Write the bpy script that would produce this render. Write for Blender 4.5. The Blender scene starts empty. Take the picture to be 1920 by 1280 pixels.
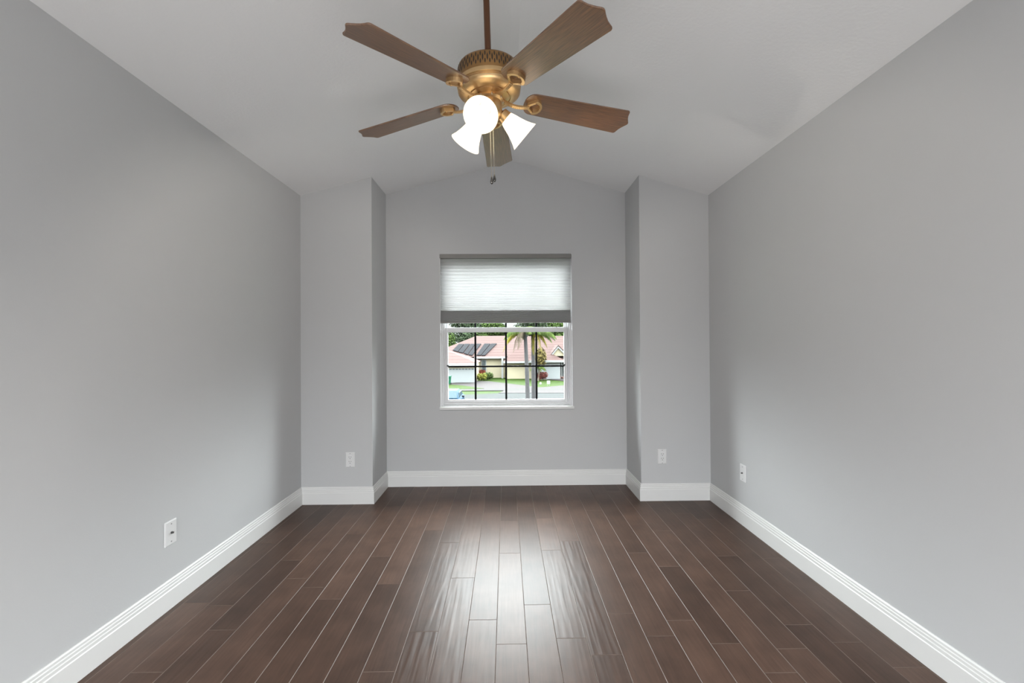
import bpy, bmesh, math, random
from mathutils import Vector, Matrix, Euler
random.seed(7)
PI = math.pi
S = bpy.context.scene
C = S.collection

# ------------------------------------------------------------------ camera
F_PX = 795.1
YAW, PITCH, ROLL = 0.0140, 0.0059, -0.0060
CAM = Vector((0.0, 0.0, 1.2546))
fwd = Vector((math.sin(YAW)*math.cos(PITCH), math.cos(YAW)*math.cos(PITCH), math.sin(PITCH)))
rt0 = Vector((math.cos(YAW), -math.sin(YAW), 0))
up0 = rt0.cross(fwd)
rt = math.cos(ROLL)*rt0 + math.sin(ROLL)*up0
up = -math.sin(ROLL)*rt0 + math.cos(ROLL)*up0
cd = bpy.data.cameras.new('camera')
cam = bpy.data.objects.new('camera', cd); C.objects.link(cam)
cd.sensor_width = 36; cd.lens = F_PX/1920*36; cd.clip_end = 500; cd.clip_start = 0.05
M = Matrix(((rt.x, up.x, -fwd.x, CAM.x), (rt.y, up.y, -fwd.y, CAM.y), (rt.z, up.z, -fwd.z, CAM.z), (0, 0, 0, 1)))
cam.matrix_world = M
S.camera = cam
S.view_settings.view_transform = 'Standard'
S.view_settings.look = 'None'
S.view_settings.gamma = 1
S.view_settings.exposure = 0.10
S.view_settings.use_curve_mapping = False

def ray(px, py):
    return (fwd*F_PX + rt*(px-960) + up*(640-py))
def atY(px, py, Y):                    # point of the photograph on the plane y = Y
    d = ray(px, py); return CAM + d*(Y-CAM.y)/d.y
def atX(px, py, X):
    d = ray(px, py); return CAM + d*(X-CAM.x)/d.x
def atZ(px, py, Z):
    d = ray(px, py); return CAM + d*(Z-CAM.z)/d.z

# ------------------------------------------------------------------ world: bright overcast sky, brighter towards the sun behind the houses
W = bpy.data.worlds.new('sky'); S.world = W; W.use_nodes = True
nt = W.node_tree; nt.nodes.clear()
tc = nt.nodes.new('ShaderNodeTexCoord'); sep = nt.nodes.new('ShaderNodeSeparateXYZ')
nt.links.new(tc.outputs['Generated'], sep.inputs[0])
r1 = nt.nodes.new('ShaderNodeMapRange'); r1.inputs['From Min'].default_value = 0.06; r1.inputs['From Max'].default_value = 0.42
r1.inputs['To Min'].default_value = 1.0; r1.inputs['To Max'].default_value = 37.0
nt.links.new(sep.outputs['Z'], r1.inputs['Value'])
r2 = nt.nodes.new('ShaderNodeMapRange'); r2.inputs['From Min'].default_value = -0.2; r2.inputs['From Max'].default_value = 0.7
r2.inputs['To Min'].default_value = 0.45; r2.inputs['To Max'].default_value = 1.3
nt.links.new(sep.outputs['Y'], r2.inputs['Value'])
mu = nt.nodes.new('ShaderNodeMath'); mu.operation = 'MULTIPLY'
nt.links.new(r1.outputs[0], mu.inputs[0]); nt.links.new(r2.outputs[0], mu.inputs[1])
bg = nt.nodes.new('ShaderNodeBackground'); bg.inputs['Color'].default_value = (0.93, 0.97, 1.0, 1)
sc_ = nt.nodes.new('ShaderNodeMath'); sc_.operation = 'MULTIPLY'; sc_.inputs[1].default_value = 1.0
nt.links.new(mu.outputs[0], sc_.inputs[0]); nt.links.new(sc_.outputs[0], bg.inputs['Strength'])
wo = nt.nodes.new('ShaderNodeOutputWorld'); nt.links.new(bg.outputs[0], wo.inputs[0])

# ------------------------------------------------------------------ room measures
HW = 2.44
XL, XR = -1.6237, 1.6304
D = 3.3763; B = 3.7755
BL, BR = -1.0620, 1.0723
XRI, ZRI = 0.0779, 2.8883
YB = -1.7
T = 0.15
def cz(x):
    return HW + (ZRI-HW)*((x-XL)/(XRI-XL) if x < XRI else (XR-x)/(XR-XRI))

def area(name, loc, target, sx, sy, power, color, spread=PI):
    l = bpy.data.lights.new(name, 'AREA'); l.shape = 'RECTANGLE'; l.size = sx; l.size_y = sy
    l.energy = power; l.color = color; l.spread = spread
    o = bpy.data.objects.new(name, l); C.objects.link(o); o.location = loc
    o.rotation_euler = (Vector(target)-Vector(loc)).to_track_quat('-Z', 'Y').to_euler()
    return o
# added fill light without a known source, set in the opening behind the camera
area('fill_light_behind', (0, YB-0.05, 1.25), (0, 5, 1.35), 2.7, 2.1, 8, (0.97, 0.985, 1.0))
# added unseen fill light near the floor, aimed up to brighten the ceiling
area('fill_light_up', (0, -0.5, 0.08), (0, 0.7, 3), 2.4, 1.8, 78, (1.0, 1.0, 1.0))
# portal that helps sampling of the sky through the window
pt = bpy.data.lights.new('window_portal', 'AREA'); pt.shape = 'RECTANGLE'; pt.size = 1.25; pt.size_y = 1.45; pt.cycles.is_portal = True
po = bpy.data.objects.new('window_portal', pt); C.objects.link(po); po.location = (-0.01, B+0.3, 1.37); po.rotation_euler = (-PI/2, 0, 0)

# ------------------------------------------------------------------ materials
def mat(name, col=(0.5, 0.5, 0.5), rough=0.5, metal=0.0, spec=0.5, noise=None, bump=None, emit=None, ior=None, coat=0):
    """noise=(scale, amount) mottles the colour; bump=(scale, strength, distance)"""
    m = bpy.data.materials.new(name); m.use_nodes = True
    n = m.node_tree.nodes; l = m.node_tree.links; b = n['Principled BSDF']
    b.inputs['Base Color'].default_value = (*col, 1); b.inputs['Roughness'].default_value = rough
    b.inputs['Metallic'].default_value = metal; b.inputs['Specular IOR Level'].default_value = spec
    if ior: b.inputs['IOR'].default_value = ior
    if coat: b.inputs['Coat Weight'].default_value = coat; b.inputs['Coat Roughness'].default_value = 0.15
    t = n.new('ShaderNodeTexCoord')
    if noise:
        no = n.new('ShaderNodeTexNoise'); no.inputs['Scale'].default_value = noise[0]; no.inputs['Detail'].default_value = 4
        l.new(t.outputs['Object'], no.inputs['Vector'])
        mr = n.new('ShaderNodeMapRange'); mr.inputs['From Min'].default_value = 0.3; mr.inputs['From Max'].default_value = 0.7
        mr.inputs['To Min'].default_value = 1-noise[1]; mr.inputs['To Max'].default_value = 1+noise[1]
        l.new(no.outputs['Fac'], mr.inputs['Value'])
        vm = n.new('ShaderNodeVectorMath'); vm.operation = 'SCALE'; vm.inputs[0].default_value = col
        l.new(mr.outputs[0], vm.inputs['Scale']); l.new(vm.outputs[0], b.inputs['Base Color'])
    if bump:
        no = n.new('ShaderNodeTexNoise'); no.inputs['Scale'].default_value = bump[0]; no.inputs['Detail'].default_value = 2
        l.new(t.outputs['Object'], no.inputs['Vector'])
        bp = n.new('ShaderNodeBump'); bp.inputs['Strength'].default_value = bump[1]; bp.inputs['Distance'].default_value = bump[2]
        l.new(no.outputs['Fac'], bp.inputs['Height']); l.new(bp.outputs[0], b.inputs['Normal'])
    if emit:
        b.inputs['Emission Color'].default_value = (*emit[0], 1); b.inputs['Emission Strength'].default_value = emit[1]
    return m

wallM = mat('wall_paint', (0.49, 0.495, 0.499), 0.75, spec=0.25, noise=(1.2, 0.015), bump=(140, 0.12, 0.002))
ceilM = mat('ceiling_paint', (0.73, 0.735, 0.74), 0.85, spec=0.2, bump=(70, 0.25, 0.003))
trimM = mat('trim_paint', (0.67, 0.67, 0.66), 0.35, noise=(6, 0.01))
vinylM = mat('white_vinyl', (0.60, 0.60, 0.61), 0.35, noise=(5, 0.01))
plateM = mat('white_plate_plastic', (0.66, 0.66, 0.66), 0.3, noise=(30, 0.01))
darkM = mat('dark_slot', (0.02, 0.02, 0.02), 0.6, noise=(30, 0.1))
screwM = mat('plate_screw', (0.30, 0.30, 0.30), 0.4, metal=0.6, noise=(30, 0.05))
blackM = mat('black_grille', (0.004, 0.004, 0.005), 0.6, spec=.1, noise=(20, 0.1))
railM = mat('shade_rail', (0.19, 0.185, 0.175), 0.4, noise=(12, 0.03))

def floor_mat():
    m = bpy.data.materials.new('dark_hardwood'); m.use_nodes = True
    n = m.node_tree.nodes; l = m.node_tree.links; b = n['Principled BSDF']
    t = n.new('ShaderNodeTexCoord'); at = n.new('ShaderNodeAttribute'); at.attribute_name = 'plank'
    sp = n.new('ShaderNodeSeparateColor'); l.new(at.outputs['Color'], sp.inputs[0])
    off = n.new('ShaderNodeCombineXYZ')
    k = n.new('ShaderNodeMath'); k.operation = 'MULTIPLY'; k.inputs[1].default_value = 37.0
    l.new(sp.outputs[2], k.inputs[0]); l.new(k.outputs[0], off.inputs[2])
    l.new(k.outputs[0], off.inputs[1])
    add = n.new('ShaderNodeVectorMath'); l.new(t.outputs['Object'], add.inputs[0]); l.new(off.outputs[0], add.inputs[1])
    mp = n.new('ShaderNodeMapping'); mp.inputs['Scale'].default_value = (30, 1.6, 1)
    l.new(add.outputs[0], mp.inputs['Vector'])
    g = n.new('ShaderNodeTexNoise'); g.inputs['Scale'].default_value = 3.0; g.inputs['Detail'].default_value = 8; g.inputs['Roughness'].default_value = 0.6
    g.inputs['Distortion'].default_value = 0.6
    l.new(mp.outputs[0], g.inputs['Vector'])
    blot = n.new('ShaderNodeTexNoise'); blot.inputs['Scale'].default_value = 7.0; blot.inputs['Detail'].default_value = 3
    l.new(add.outputs[0], blot.inputs['Vector'])
    # value = tone * grain * blotch
    a1 = n.new('ShaderNodeMapRange'); a1.inputs['From Min'].default_value = 0.25; a1.inputs['From Max'].default_value = 0.75
    a1.inputs['To Min'].default_value = 0.80; a1.inputs['To Max'].default_value = 1.2; l.new(g.outputs['Fac'], a1.inputs['Value'])
    a2 = n.new('ShaderNodeMapRange'); a2.inputs['From Min'].default_value = 0.3; a2.inputs['From Max'].default_value = 0.7
    a2.inputs['To Min'].default_value = 0.82; a2.inputs['To Max'].default_value = 1.18; l.new(blot.outputs['Fac'], a2.inputs['Value'])
    a3 = n.new('ShaderNodeMapRange'); a3.inputs['To Min'].default_value = 0.78; a3.inputs['To Max'].default_value = 1.2; l.new(sp.outputs[0], a3.inputs['Value'])
    m1 = n.new('ShaderNodeMath'); m1.operation = 'MULTIPLY'; l.new(a1.outputs[0], m1.inputs[0]); l.new(a2.outputs[0], m1.inputs[1])
    m2 = n.new('ShaderNodeMath'); m2.operation = 'MULTIPLY'; l.new(m1.outputs[0], m2.inputs[0]); l.new(a3.outputs[0], m2.inputs[1])
    v = n.new('ShaderNodeVectorMath'); v.operation = 'SCALE'; v.inputs[0].default_value = FLOOR_COL
    l.new(m2.outputs[0], v.inputs['Scale']); l.new(v.outputs[0], b.inputs['Base Color'])
    b.inputs['Roughness'].default_value = 0.38; b.inputs['IOR'].default_value = 1.30
    # hand-scraped ripples along the boards, strength differs per board
    mp2 = n.new('ShaderNodeMapping'); mp2.inputs['Scale'].default_value = (1, 0.07, 1); l.new(add.outputs[0], mp2.inputs['Vector'])
    w = n.new('ShaderNodeTexNoise'); w.inputs['Scale'].default_value = 56.0; w.inputs['Detail'].default_value = 0.3; w.inputs['Distortion'].default_value = 0.2
    l.new(mp2.outputs[0], w.inputs['Vector'])
    hm = n.new('ShaderNodeMath'); hm.operation = 'MULTIPLY'; l.new(w.outputs['Fac'], hm.inputs[0]); l.new(sp.outputs[1], hm.inputs[1])
    gm = n.new('ShaderNodeMath'); gm.operation = 'MULTIPLY_ADD'; l.new(g.outputs['Fac'], gm.inputs[0]); gm.inputs[1].default_value = 0.05; l.new(hm.outputs[0], gm.inputs[2])
    low = n.new('ShaderNodeTexNoise'); low.inputs['Scale'].default_value = 5.0; l.new(add.outputs[0], low.inputs['Vector'])
    gm2 = n.new('ShaderNodeMath'); gm2.operation = 'MULTIPLY_ADD'; l.new(low.outputs['Fac'], gm2.inputs[0]); gm2.inputs[1].default_value = 0.8; l.new(gm.outputs[0], gm2.inputs[2])
    bp = n.new('ShaderNodeBump'); bp.inputs['Strength'].default_value = 1.0; bp.inputs['Distance'].default_value = 0.0014
    l.new(gm2.outputs[0], bp.inputs['Height']); l.new(bp.outputs[0], b.inputs['Normal'])
    return m
FLOOR_COL = (0.074, 0.043, 0.031)
floorM = floor_mat()
grooveM = mat('plank_edge', (0.14, 0.10, 0.08), 0.45, noise=(9, 0.25))

# ------------------------------------------------------------------ mesh helpers
class MB:
    def __init__(s): s.v = []; s.f = []; s.mi = []
    def face(s, pts, mi=0):
        i = len(s.v); s.v += [tuple(p) for p in pts]; s.f.append(tuple(range(i, i+len(pts)))); s.mi.append(mi)
    def box(s, x0, x1, y0, y1, z0, z1, mi=0):
        i = len(s.v)
        s.v += [(x0,y0,z0),(x1,y0,z0),(x1,y1,z0),(x0,y1,z0),(x0,y0,z1),(x1,y0,z1),(x1,y1,z1),(x0,y1,z1)]
        for q in ((0,3,2,1),(4,5,6,7),(0,1,5,4),(1,2,6,5),(2,3,7,6),(3,0,4,7)):
            s.f.append(tuple(i+k for k in q)); s.mi.append(mi)
        return s
    def prism(s, poly, ax, a0, a1, mi=0):
        """poly: list of 2-tuples in the two other axes (ax 'x': (y,z); 'y': (x,z); 'z': (x,y))"""
        def P(p, a):
            return {'x': (a, p[0], p[1]), 'y': (p[0], a, p[1]), 'z': (p[0], p[1], a)}[ax]
        i = len(s.v); n = len(poly)
        s.v += [P(p, a0) for p in poly] + [P(p, a1) for p in poly]
        s.f.append(tuple(i+k for k in range(n))); s.mi.append(mi)
        s.f.append(tuple(i+n+k for k in reversed(range(n)))); s.mi.append(mi)
        for k in range(n):
            j = (k+1) % n
            s.f.append((i+k, i+n+k, i+n+j, i+j)); s.mi.append(mi)
        return s
    def lathe(s, prof, seg=32, c=(0,0,0), ax=None, mi=0, cap=True):
        """prof: (r, z) list revolved about z, optionally rotated by matrix ax"""
        i = len(s.v); n = len(prof)
        for r, z in prof:
            for k in range(seg):
                a = 2*PI*k/seg; p = Vector((r*math.cos(a), r*math.sin(a), z))
                if ax: p = ax @ p
                s.v.append(tuple(p+Vector(c)))
        for j in range(n-1):
            for k in range(seg):
                k2 = (k+1) % seg
                s.f.append((i+j*seg+k, i+j*seg+k2, i+(j+1)*seg+k2, i+(j+1)*seg+k)); s.mi.append(mi)
        if cap:
            s.f.append(tuple(i+k for k in range(seg))); s.mi.append(mi)
            s.f.append(tuple(i+(n-1)*seg+k for k in reversed(range(seg)))); s.mi.append(mi)
        return s
    def tube(s, pts, r, seg=10, mi=0):
        """r: number or one per point"""
        pts = [Vector(p) for p in pts]; i = len(s.v); n = len(pts)
        for j, p in enumerate(pts):
            d = (pts[min(j+1, n-1)]-pts[max(j-1, 0)]).normalized()
            u = d.cross(Vector((0, 0, 1)) if abs(d.z) < .95 else Vector((1, 0, 0))).normalized(); w = d.cross(u)
            rr = r[j] if isinstance(r, (list, tuple)) else r
            for k in range(seg):
                a = 2*PI*k/seg; s.v.append(tuple(p+u*math.cos(a)*rr+w*math.sin(a)*rr))
        for j in range(n-1):
            for k in range(seg):
                k2 = (k+1) % seg
                s.f.append((i+j*seg+k, i+j*seg+k2, i+(j+1)*seg+k2, i+(j+1)*seg+k)); s.mi.append(mi)
        s.f.append(tuple(i+k for k in range(seg))); s.mi.append(mi)
        s.f.append(tuple(i+(n-1)*seg+k for k in reversed(range(seg)))); s.mi.append(mi)
        return s
    def build(s, name, m, parent=None, smooth=False, bevel=0, fix=True):
        me = bpy.data.meshes.new(name); me.from_pydata(s.v, [], s.f)
        for mm in (m if isinstance(m, (list, tuple)) else [m]): me.materials.append(mm)
        for p, k in zip(me.polygons, s.mi): p.material_index = k
        if fix:
            bm = bmesh.new(); bm.from_mesh(me); bmesh.ops.recalc_face_normals(bm, faces=bm.faces); bm.to_mesh(me); bm.free()
        if smooth:
            try: me.shade_smooth()
            except Exception: pass
            for p in me.polygons: p.use_smooth = True
        o = bpy.data.objects.new(name, me); C.objects.link(o)
        if parent: o.parent = parent
        if smooth and smooth != 'all':
            bm = bmesh.new(); bm.from_mesh(me)
            for e in bm.edges:
                if len(e.link_faces) == 2 and e.calc_face_angle(0) > math.radians(38): e.smooth = False
            bm.to_mesh(me); bm.free()
        if bevel:
            b = o.modifiers.new('bevel', 'BEVEL'); b.width = bevel; b.segments = 2; b.limit_method = 'ANGLE'
        return o

def thing(name, label, cat, loc=(0,0,0), rot=(0,0,0), group=None):
    o = bpy.data.objects.new(name, None); C.objects.link(o); o.location = loc; o.rotation_euler = rot
    o.empty_display_size = 0.1
    return tag(o, label, cat, group)
def tag(o, label, cat, group=None):
    o['label'] = label; o['category'] = cat
    if group: o['group'] = group
    return o
def struct(o): o['kind'] = 'structure'; return o
def copy_tree(o, parent=None):
    c = o.copy(); C.objects.link(c); c.parent = parent
    for ch in list(o.children): copy_tree(ch, c)
    return c

# ------------------------------------------------------------------ ceiling
E = 0.0
m = MB()
pts = [(XL-T, cz(XL)-T*(ZRI-HW)/(XRI-XL)), (XRI-0.10, cz(XRI-0.10)), (XRI-0.05, cz(XRI-0.05)-0.002), (XRI, ZRI-0.010), (XRI+0.05, cz(XRI+0.05)-0.002), (XRI+0.10, cz(XRI+0.10)), (XR+T, cz(XR)-T*(ZRI-HW)/(XR-XRI))]
poly = pts + [(XR+T, 3.15), (XL-T, 3.15)]
m.prism(poly, 'y', YB-0.02, B+0.25)
struct(m.build('ceiling', ceilM))

# ------------------------------------------------------------------ walls
def gable(x0, x1, up_=0.03):
    xs = [x0] + ([XRI] if x0 < XRI < x1 else []) + [x1]
    return [(x, cz(min(max(x, XL), XR))+up_) for x in xs]
struct(MB().box(XL-T, XL, YB, B+0.2, -0.2, HW+0.005).build('wall_left', wallM))
struct(MB().box(XR, XR+T, YB, B+0.2, -0.2, HW+0.005).build('wall_right', wallM))
m = MB(); m.prism([(XL, -0.2), (BL, -0.2), (BL, cz(BL)+.03), (XL, HW+.03)], 'y', D, B+0.2); struct(m.build('wall_back_left', wallM))
m = MB(); m.prism([(BR, -0.2), (XR, -0.2), (XR, HW+.03), (BR, cz(BR)+.03)], 'y', D, B+0.2); struct(m.build('wall_back_right', wallM))
# back wall with window opening
wl = atY(825.2, 620, B).x; wr = atY(1073.2, 620, B).x; wt = atY(948, 476, B).z; wb = atY(948, 766, B).z
m = MB()
m.prism([(BL, -0.2), (wl, -0.2), (wl, cz(wl)+.03), (BL, cz(BL)+.03)], 'y', B, B+0.2)
m.prism([(wr, -0.2), (BR, -0.2), (BR, cz(BR)+.03), (wr, cz(wr)+.03)], 'y', B, B+0.2)
m.prism([(wl, -0.2), (wr, -0.2), (wr, wb), (wl, wb)], 'y', B, B+0.2)
m.prism([(wl, wt), (wr, wt), (wr, cz(wr)+.03), (XRI, ZRI+.03), (wl, cz(wl)+.03)], 'y', B, B+0.2)
struct(m.build('wall_back', wallM))
# wall behind the camera, with a wide cased opening to the adjoining space
m = MB()
m.prism([(XL, -.2), (-1.35, -.2), (-1.35, 2.3), (XL, 2.3)], 'y', YB-T, YB)
m.prism([(1.35, -.2), (XR, -.2), (XR, 2.3), (1.35, 2.3)], 'y', YB-T, YB)
m.prism([(XL, 2.3), (XR, 2.3), (XR, HW+.03), (XRI, ZRI+.03), (XL, HW+.03)], 'y', YB-T, YB)
struct(m.build('wall_front', wallM))

# ------------------------------------------------------------------ floor planks
PW = 0.1276
X0 = atZ(928, 1280, 0).x
joints_px = [(926,960),(957,976),(950,1036.5),(815.5,994),(847,1017),(871,1083),(908,1161.5),(960,1207),(799,1183.6),(713,1259),(733,1095),(626,1123),(721,1043),(671,1001),(557,1050),(574,1084),
 (988.6,949),(1024,971.6),(1069,1013.6),(1035.6,1031),(1008.7,1133),(1071,1196),(1165,1150),(1237,1192),(1195,1036),(1254,1061.7),(1274,1162.5),(1356.5,1206),(1240.6,994.5),(1282.6,962),
 (510,1018),(367,1106),(373,1130),(418,1134.6),(424,1180.6),(284,1260),(1361,1042),(1448.6,1046),(1497,1170.7),(1484,1215.6),(1587.5,1203.6),(1705,1250.5),(1461.5,1260.8),(1381,1107)]
rows = {}
for px, py in joints_px:
    p = atZ(px, py, 0); rows.setdefault(math.floor((p.x-X0)/PW), []).append(p.y)
m = MB(); attr = []
rr = random.Random(3)
k0 = math.floor((XL-X0)/PW); k1 = math.ceil((XR-X0)/PW)
rip = {-3: .9, -2: 1.0, -1: .6, 0: .25, 1: .3, 2: .7, 3: 1.0, 4: .8}
for k in range(k0, k1):
    js = sorted(rows.get(k, []))
    lo = js[0] if js else 2.2 + rr.random()*1.0
    if not js: js = [lo]
    while lo > YB: lo -= 0.6 + rr.random()*0.7; js.insert(0, lo)
    hi = js[-1]
    while hi < B-1.3: hi += 1.1+rr.random()*0.4; js.append(hi)
    js = [j for j in js if YB < j < B-0.05]
    ys = [YB-0.2] + js + [B+0.05]
    for a, b in zip(ys[:-1], ys[1:]):
        x0 = max(X0+k*PW, XL-0.02); x1 = min(X0+(k+1)*PW, XR+0.02)
        if x1-x0 < 0.01: continue
        g, bw, dz = 0.0004, 0.0013, 0.0008
        i0 = len(m.f)
        o_ = [(x0+g, a+g), (x1-g, a+g), (x1-g, b-g), (x0+g, b-g)]
        i_ = [(x0+g+bw, a+g+bw), (x1-g-bw, a+g+bw), (x1-g-bw, b-g-bw), (x0+g+bw, b-g-bw)]
        m.face([(x, y, 0) for x, y in i_], 0)
        for q in range(4):
            r = (q+1) % 4
            m.face([(*o_[q], -dz), (*o_[r], -dz), (*i_[r], 0), (*i_[q], 0)], 1)
            m.face([(*o_[q], -0.012), (*o_[r], -0.012), (*o_[r], -dz), (*o_[q], -dz)], 1)
        col = (rr.random(), (rip.get(k, 0.15)*(0.4+0.9*rr.random()) if k in rip else (0.7 if rr.random() < .12 else 0.12)), rr.random(), 1)
        attr += [col]*(len(m.f)-i0)
i0 = len(m.f); m.box(XL-T, XR+T, YB-0.3, B+0.2, -0.2, -0.01, 1); attr += [(0.5, 0, 0, 1)]*(len(m.f)-i0)
fl = struct(m.build('floor', [floorM, grooveM], fix=False))
ca = fl.data.color_attributes.new('plank', 'FLOAT_COLOR', 'CORNER')
for p, c in zip(fl.data.polygons, attr):
    for li in p.loop_indices: ca.data[li].color = c

# ------------------------------------------------------------------ baseboards
BH = 0.134
prof = [(0, 0), (0.016, 0), (0.016, 0.088), (0.0135, 0.092), (0.0135, 0.104), (0.0105, 0.107), (0.0105, 0.117), (0.0075, 0.120), (0.0075, 0.129), (0.004, BH), (0, BH)]
path = [(XL, YB), (XL, D), (BL, D), (BL, B), (BR, B), (BR, D), (XR, D), (XR, YB)]
def nrm(a, b):      # normal to the right of the direction = into the room
    d = Vector((b[0]-a[0], b[1]-a[1])).normalized(); return Vector((d.y, -d.x))
names = ['baseboard_left', 'baseboard_back_left', 'baseboard_alcove_left', 'baseboard_back', 'baseboard_alcove_right', 'baseboard_back_right', 'baseboard_right']
def corner(i, off):
    p = Vector(path[i])
    if i == 0: return p+nrm(path[0], path[1])*off
    if i == len(path)-1: return p+nrm(path[-2], path[-1])*off
    n1 = nrm(path[i-1], path[i]); n2 = nrm(path[i], path[i+1])
    return p+n1*off+n2*off
for i, nm in enumerate(names):
    m = MB(); n = len(prof)
    for (o_, z) in prof:
        a = corner(i, o_); b = corner(i+1, o_); m.v += [(a.x, a.y, z+0.001), (b.x, b.y, z+0.001)]
    for k in range(n-1):
        m.f.append((2*k, 2*k+1, 2*k+3, 2*k+2)); m.mi.append(0)
    m.f.append(tuple(range(0, 2*n, 2))); m.mi.append(0)
    m.f.append(tuple(range(1, 2*n, 2))); m.mi.append(0)
    struct(m.build(nm, trimM))

# ------------------------------------------------------------------ window
win = bpy.data.objects.new('window_1', None); C.objects.link(win); struct(win)
def gz(py, Y=B): return atY(948, py, Y).z
def gx(px, Y=B): return atY(px, 690, Y).x
# glass: clear thin pane
glassM = bpy.data.materials.new('window_glass'); glassM.use_nodes = True
n = glassM.node_tree.nodes; l = glassM.node_tree.links; n.clear()
o_ = n.new('ShaderNodeOutputMaterial'); tr = n.new('ShaderNodeBsdfTransparent'); tr.inputs[0].default_value = (0.93, 0.95, 0.94, 1)
gl = n.new('ShaderNodeBsdfGlossy'); gl.inputs['Roughness'].default_value = 0.02; fr = n.new('ShaderNodeFresnel'); fr.inputs[0].default_value = 1.10
mx = n.new('ShaderNodeMixShader'); l.new(fr.outputs[0], mx.inputs[0]); l.new(tr.outputs[0], mx.inputs[1]); l.new(gl.outputs[0], mx.inputs[2]); l.new(mx.outputs[0], o_.inputs[0])
YF = B+0.045     # room side of the vinyl frame
def ring(m, x0, x1, z0, z1, w, y0, y1, wb_=None, wt_=None):
    wb_ = w if wb_ is None else wb_; wt_ = w if wt_ is None else wt_
    m.box(x0, x0+w, y0, y1, z0, z1); m.box(x1-w, x1, y0, y1, z0, z1)
    m.box(x0+w, x1-w, y0, y1, z0, z0+wb_); m.box(x0+w, x1-w, y0, y1, z1-wt_, z1)
fx0, fx1, fz0, fz1 = wl, wr, wb, wt
m = MB(); ring(m, fx0, fx1, fz0, fz1, 0.022, YF-0.008, YF+0.09, 0.030, 0.022)
ring(m, fx0+.022, fx1-.022, fz0+.030, fz1-.022, 0.012, YF+0.010, YF+0.09, 0.018, .012)
m.build('window_frame', vinylM, win, bevel=0.002)
m = MB(); ring(m, fx0-.001, fx1+.001, fz0, fz1+.001, .0045, B-.002, YF-.006); m.build('lit_jamb_strip', vinylM, win)  # added white strips standing in for the jamb return lit by the sky
# lower sash
Yl = YF+0.022
sx0, sx1 = gx(833.5, Yl), gx(1064, Yl); sz0, sz1 = gz(757, Yl), gz(613.5, Yl)
gx0, gx1, gz0, gz1 = gx(840, Yl), gx(1058, Yl), gz(748.5, Yl), gz(622.5, Yl)
m = MB()
m.box(sx0, gx0, Yl, Yl+.03, sz0, sz1); m.box(gx1, sx1, Yl, Yl+.03, sz0, sz1)
m.box(gx0, gx1, Yl, Yl+.03, sz0, gz0); m.box(gx0, gx1, Yl, Yl+.03, gz1, sz1)
ls = m.build('lower_sash', vinylM, win, bevel=0.002)
m = MB(); m.box(gx0-.003, gx1+.003, Yl+.012, Yl+.016, gz0-.003, gz1+.003); m.build('pane', glassM, ls)
m = MB()
for px in (891.5, 949, 1006):
    x = gx(px, Yl); m.box(x-.0085, x+.0085, Yl+.004, Yl+.012, gz0-.002, gz1+.002)
z = gz(686.5, Yl); m.box(gx0-.002, gx1+.002, Yl+.0045, Yl+.0115, z-.0075, z+.0075)
m.build('muntin_grille', blackM, ls)
m = MB()
for x in (gx0, gx1): m.box(x-.009, x+.009, Yl-.006, Yl+.002, z+.002, z+.016)
m.build('sash_latch', darkM, ls)
# upper sash, mostly behind the shade
Yu = Yl+.034
m = MB()
m.box(sx0, gx0-.004, Yu, Yu+.03, sz1-.03, fz1-.03); m.box(gx1+.004, sx1, Yu, Yu+.03, sz1-.03, fz1-.03)
m.box(gx0-.004, gx1+.004, Yu, Yu+.03, sz1-.03, sz1-.004); m.box(gx0-.004, gx1+.004, Yu, Yu+.03, fz1-.06, fz1-.03)
us = m.build('upper_sash', vinylM, win)
m = MB(); m.box(gx0-.007, gx1+.007, Yu+.012, Yu+.016, sz1-.008, fz1-.058); m.build('pane', glassM, us)
m = MB()
for px in (891.5, 949, 1006):
    x = gx(px, Yu); m.box(x-.0085, x+.0085, Yu+.004, Yu+.012, sz1-.004, fz1-.06)
m.build('muntin_grille', blackM, us)
# sill board
m = MB(); m.box(wl-.006, wr+.010, B-.014, YF-.008, wb-.004, wb+.020); m.build('window_sill', trimM, win, bevel=0.003)

# ------------------------------------------------------------------ cellular shade
def cloth():
    m = bpy.data.materials.new('shade_fabric'); m.use_nodes = True
    n = m.node_tree.nodes; l = m.node_tree.links; n.clear()
    o_ = n.new('ShaderNodeOutputMaterial'); d = n.new('ShaderNodeBsdfDiffuse'); t = n.new('ShaderNodeBsdfTranslucent')
    tcx = n.new('ShaderNodeTexCoord'); no = n.new('ShaderNodeTexNoise'); no.inputs['Scale'].default_value = 60
    l.new(tcx.outputs['Object'], no.inputs['Vector'])
    rp = n.new('ShaderNodeMapRange'); rp.inputs['To Min'].default_value = 0.76; rp.inputs['To Max'].default_value = 0.82; l.new(no.outputs['Fac'], rp.inputs['Value'])
    l.new(rp.outputs[0], t.inputs[0]); d.inputs[0].default_value = (.40, .40, .40, 1)
    mx = n.new('ShaderNodeMixShader'); mx.inputs[0].default_value = 0.41
    l.new(d.outputs[0], mx.inputs[1]); l.new(t.outputs[0], mx.inputs[2]); l.new(mx.outputs[0], o_.inputs[0]); return m
clothM = cloth()
sh = thing('cellular_shade', 'white pleated cellular shade half lowered over the window', 'window shade', ((wl+wr)/2, B+.02, wt))
def loc(o): o.location = -sh.location; return o
Ys = B+0.006
cx0, cx1 = gx(826), gx(1071.5)
m = MB(); m.box(cx0-.003, cx1+.002, B-.010, B+.034, gz(484.2), wt-.001); loc(m.build('headrail', railM, sh, bevel=.003))
zt, zb_ = gz(484.2), gz(602.5)
zs = [zt]
npl = 20
hh = gz(484.2)-gz(581)
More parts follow.
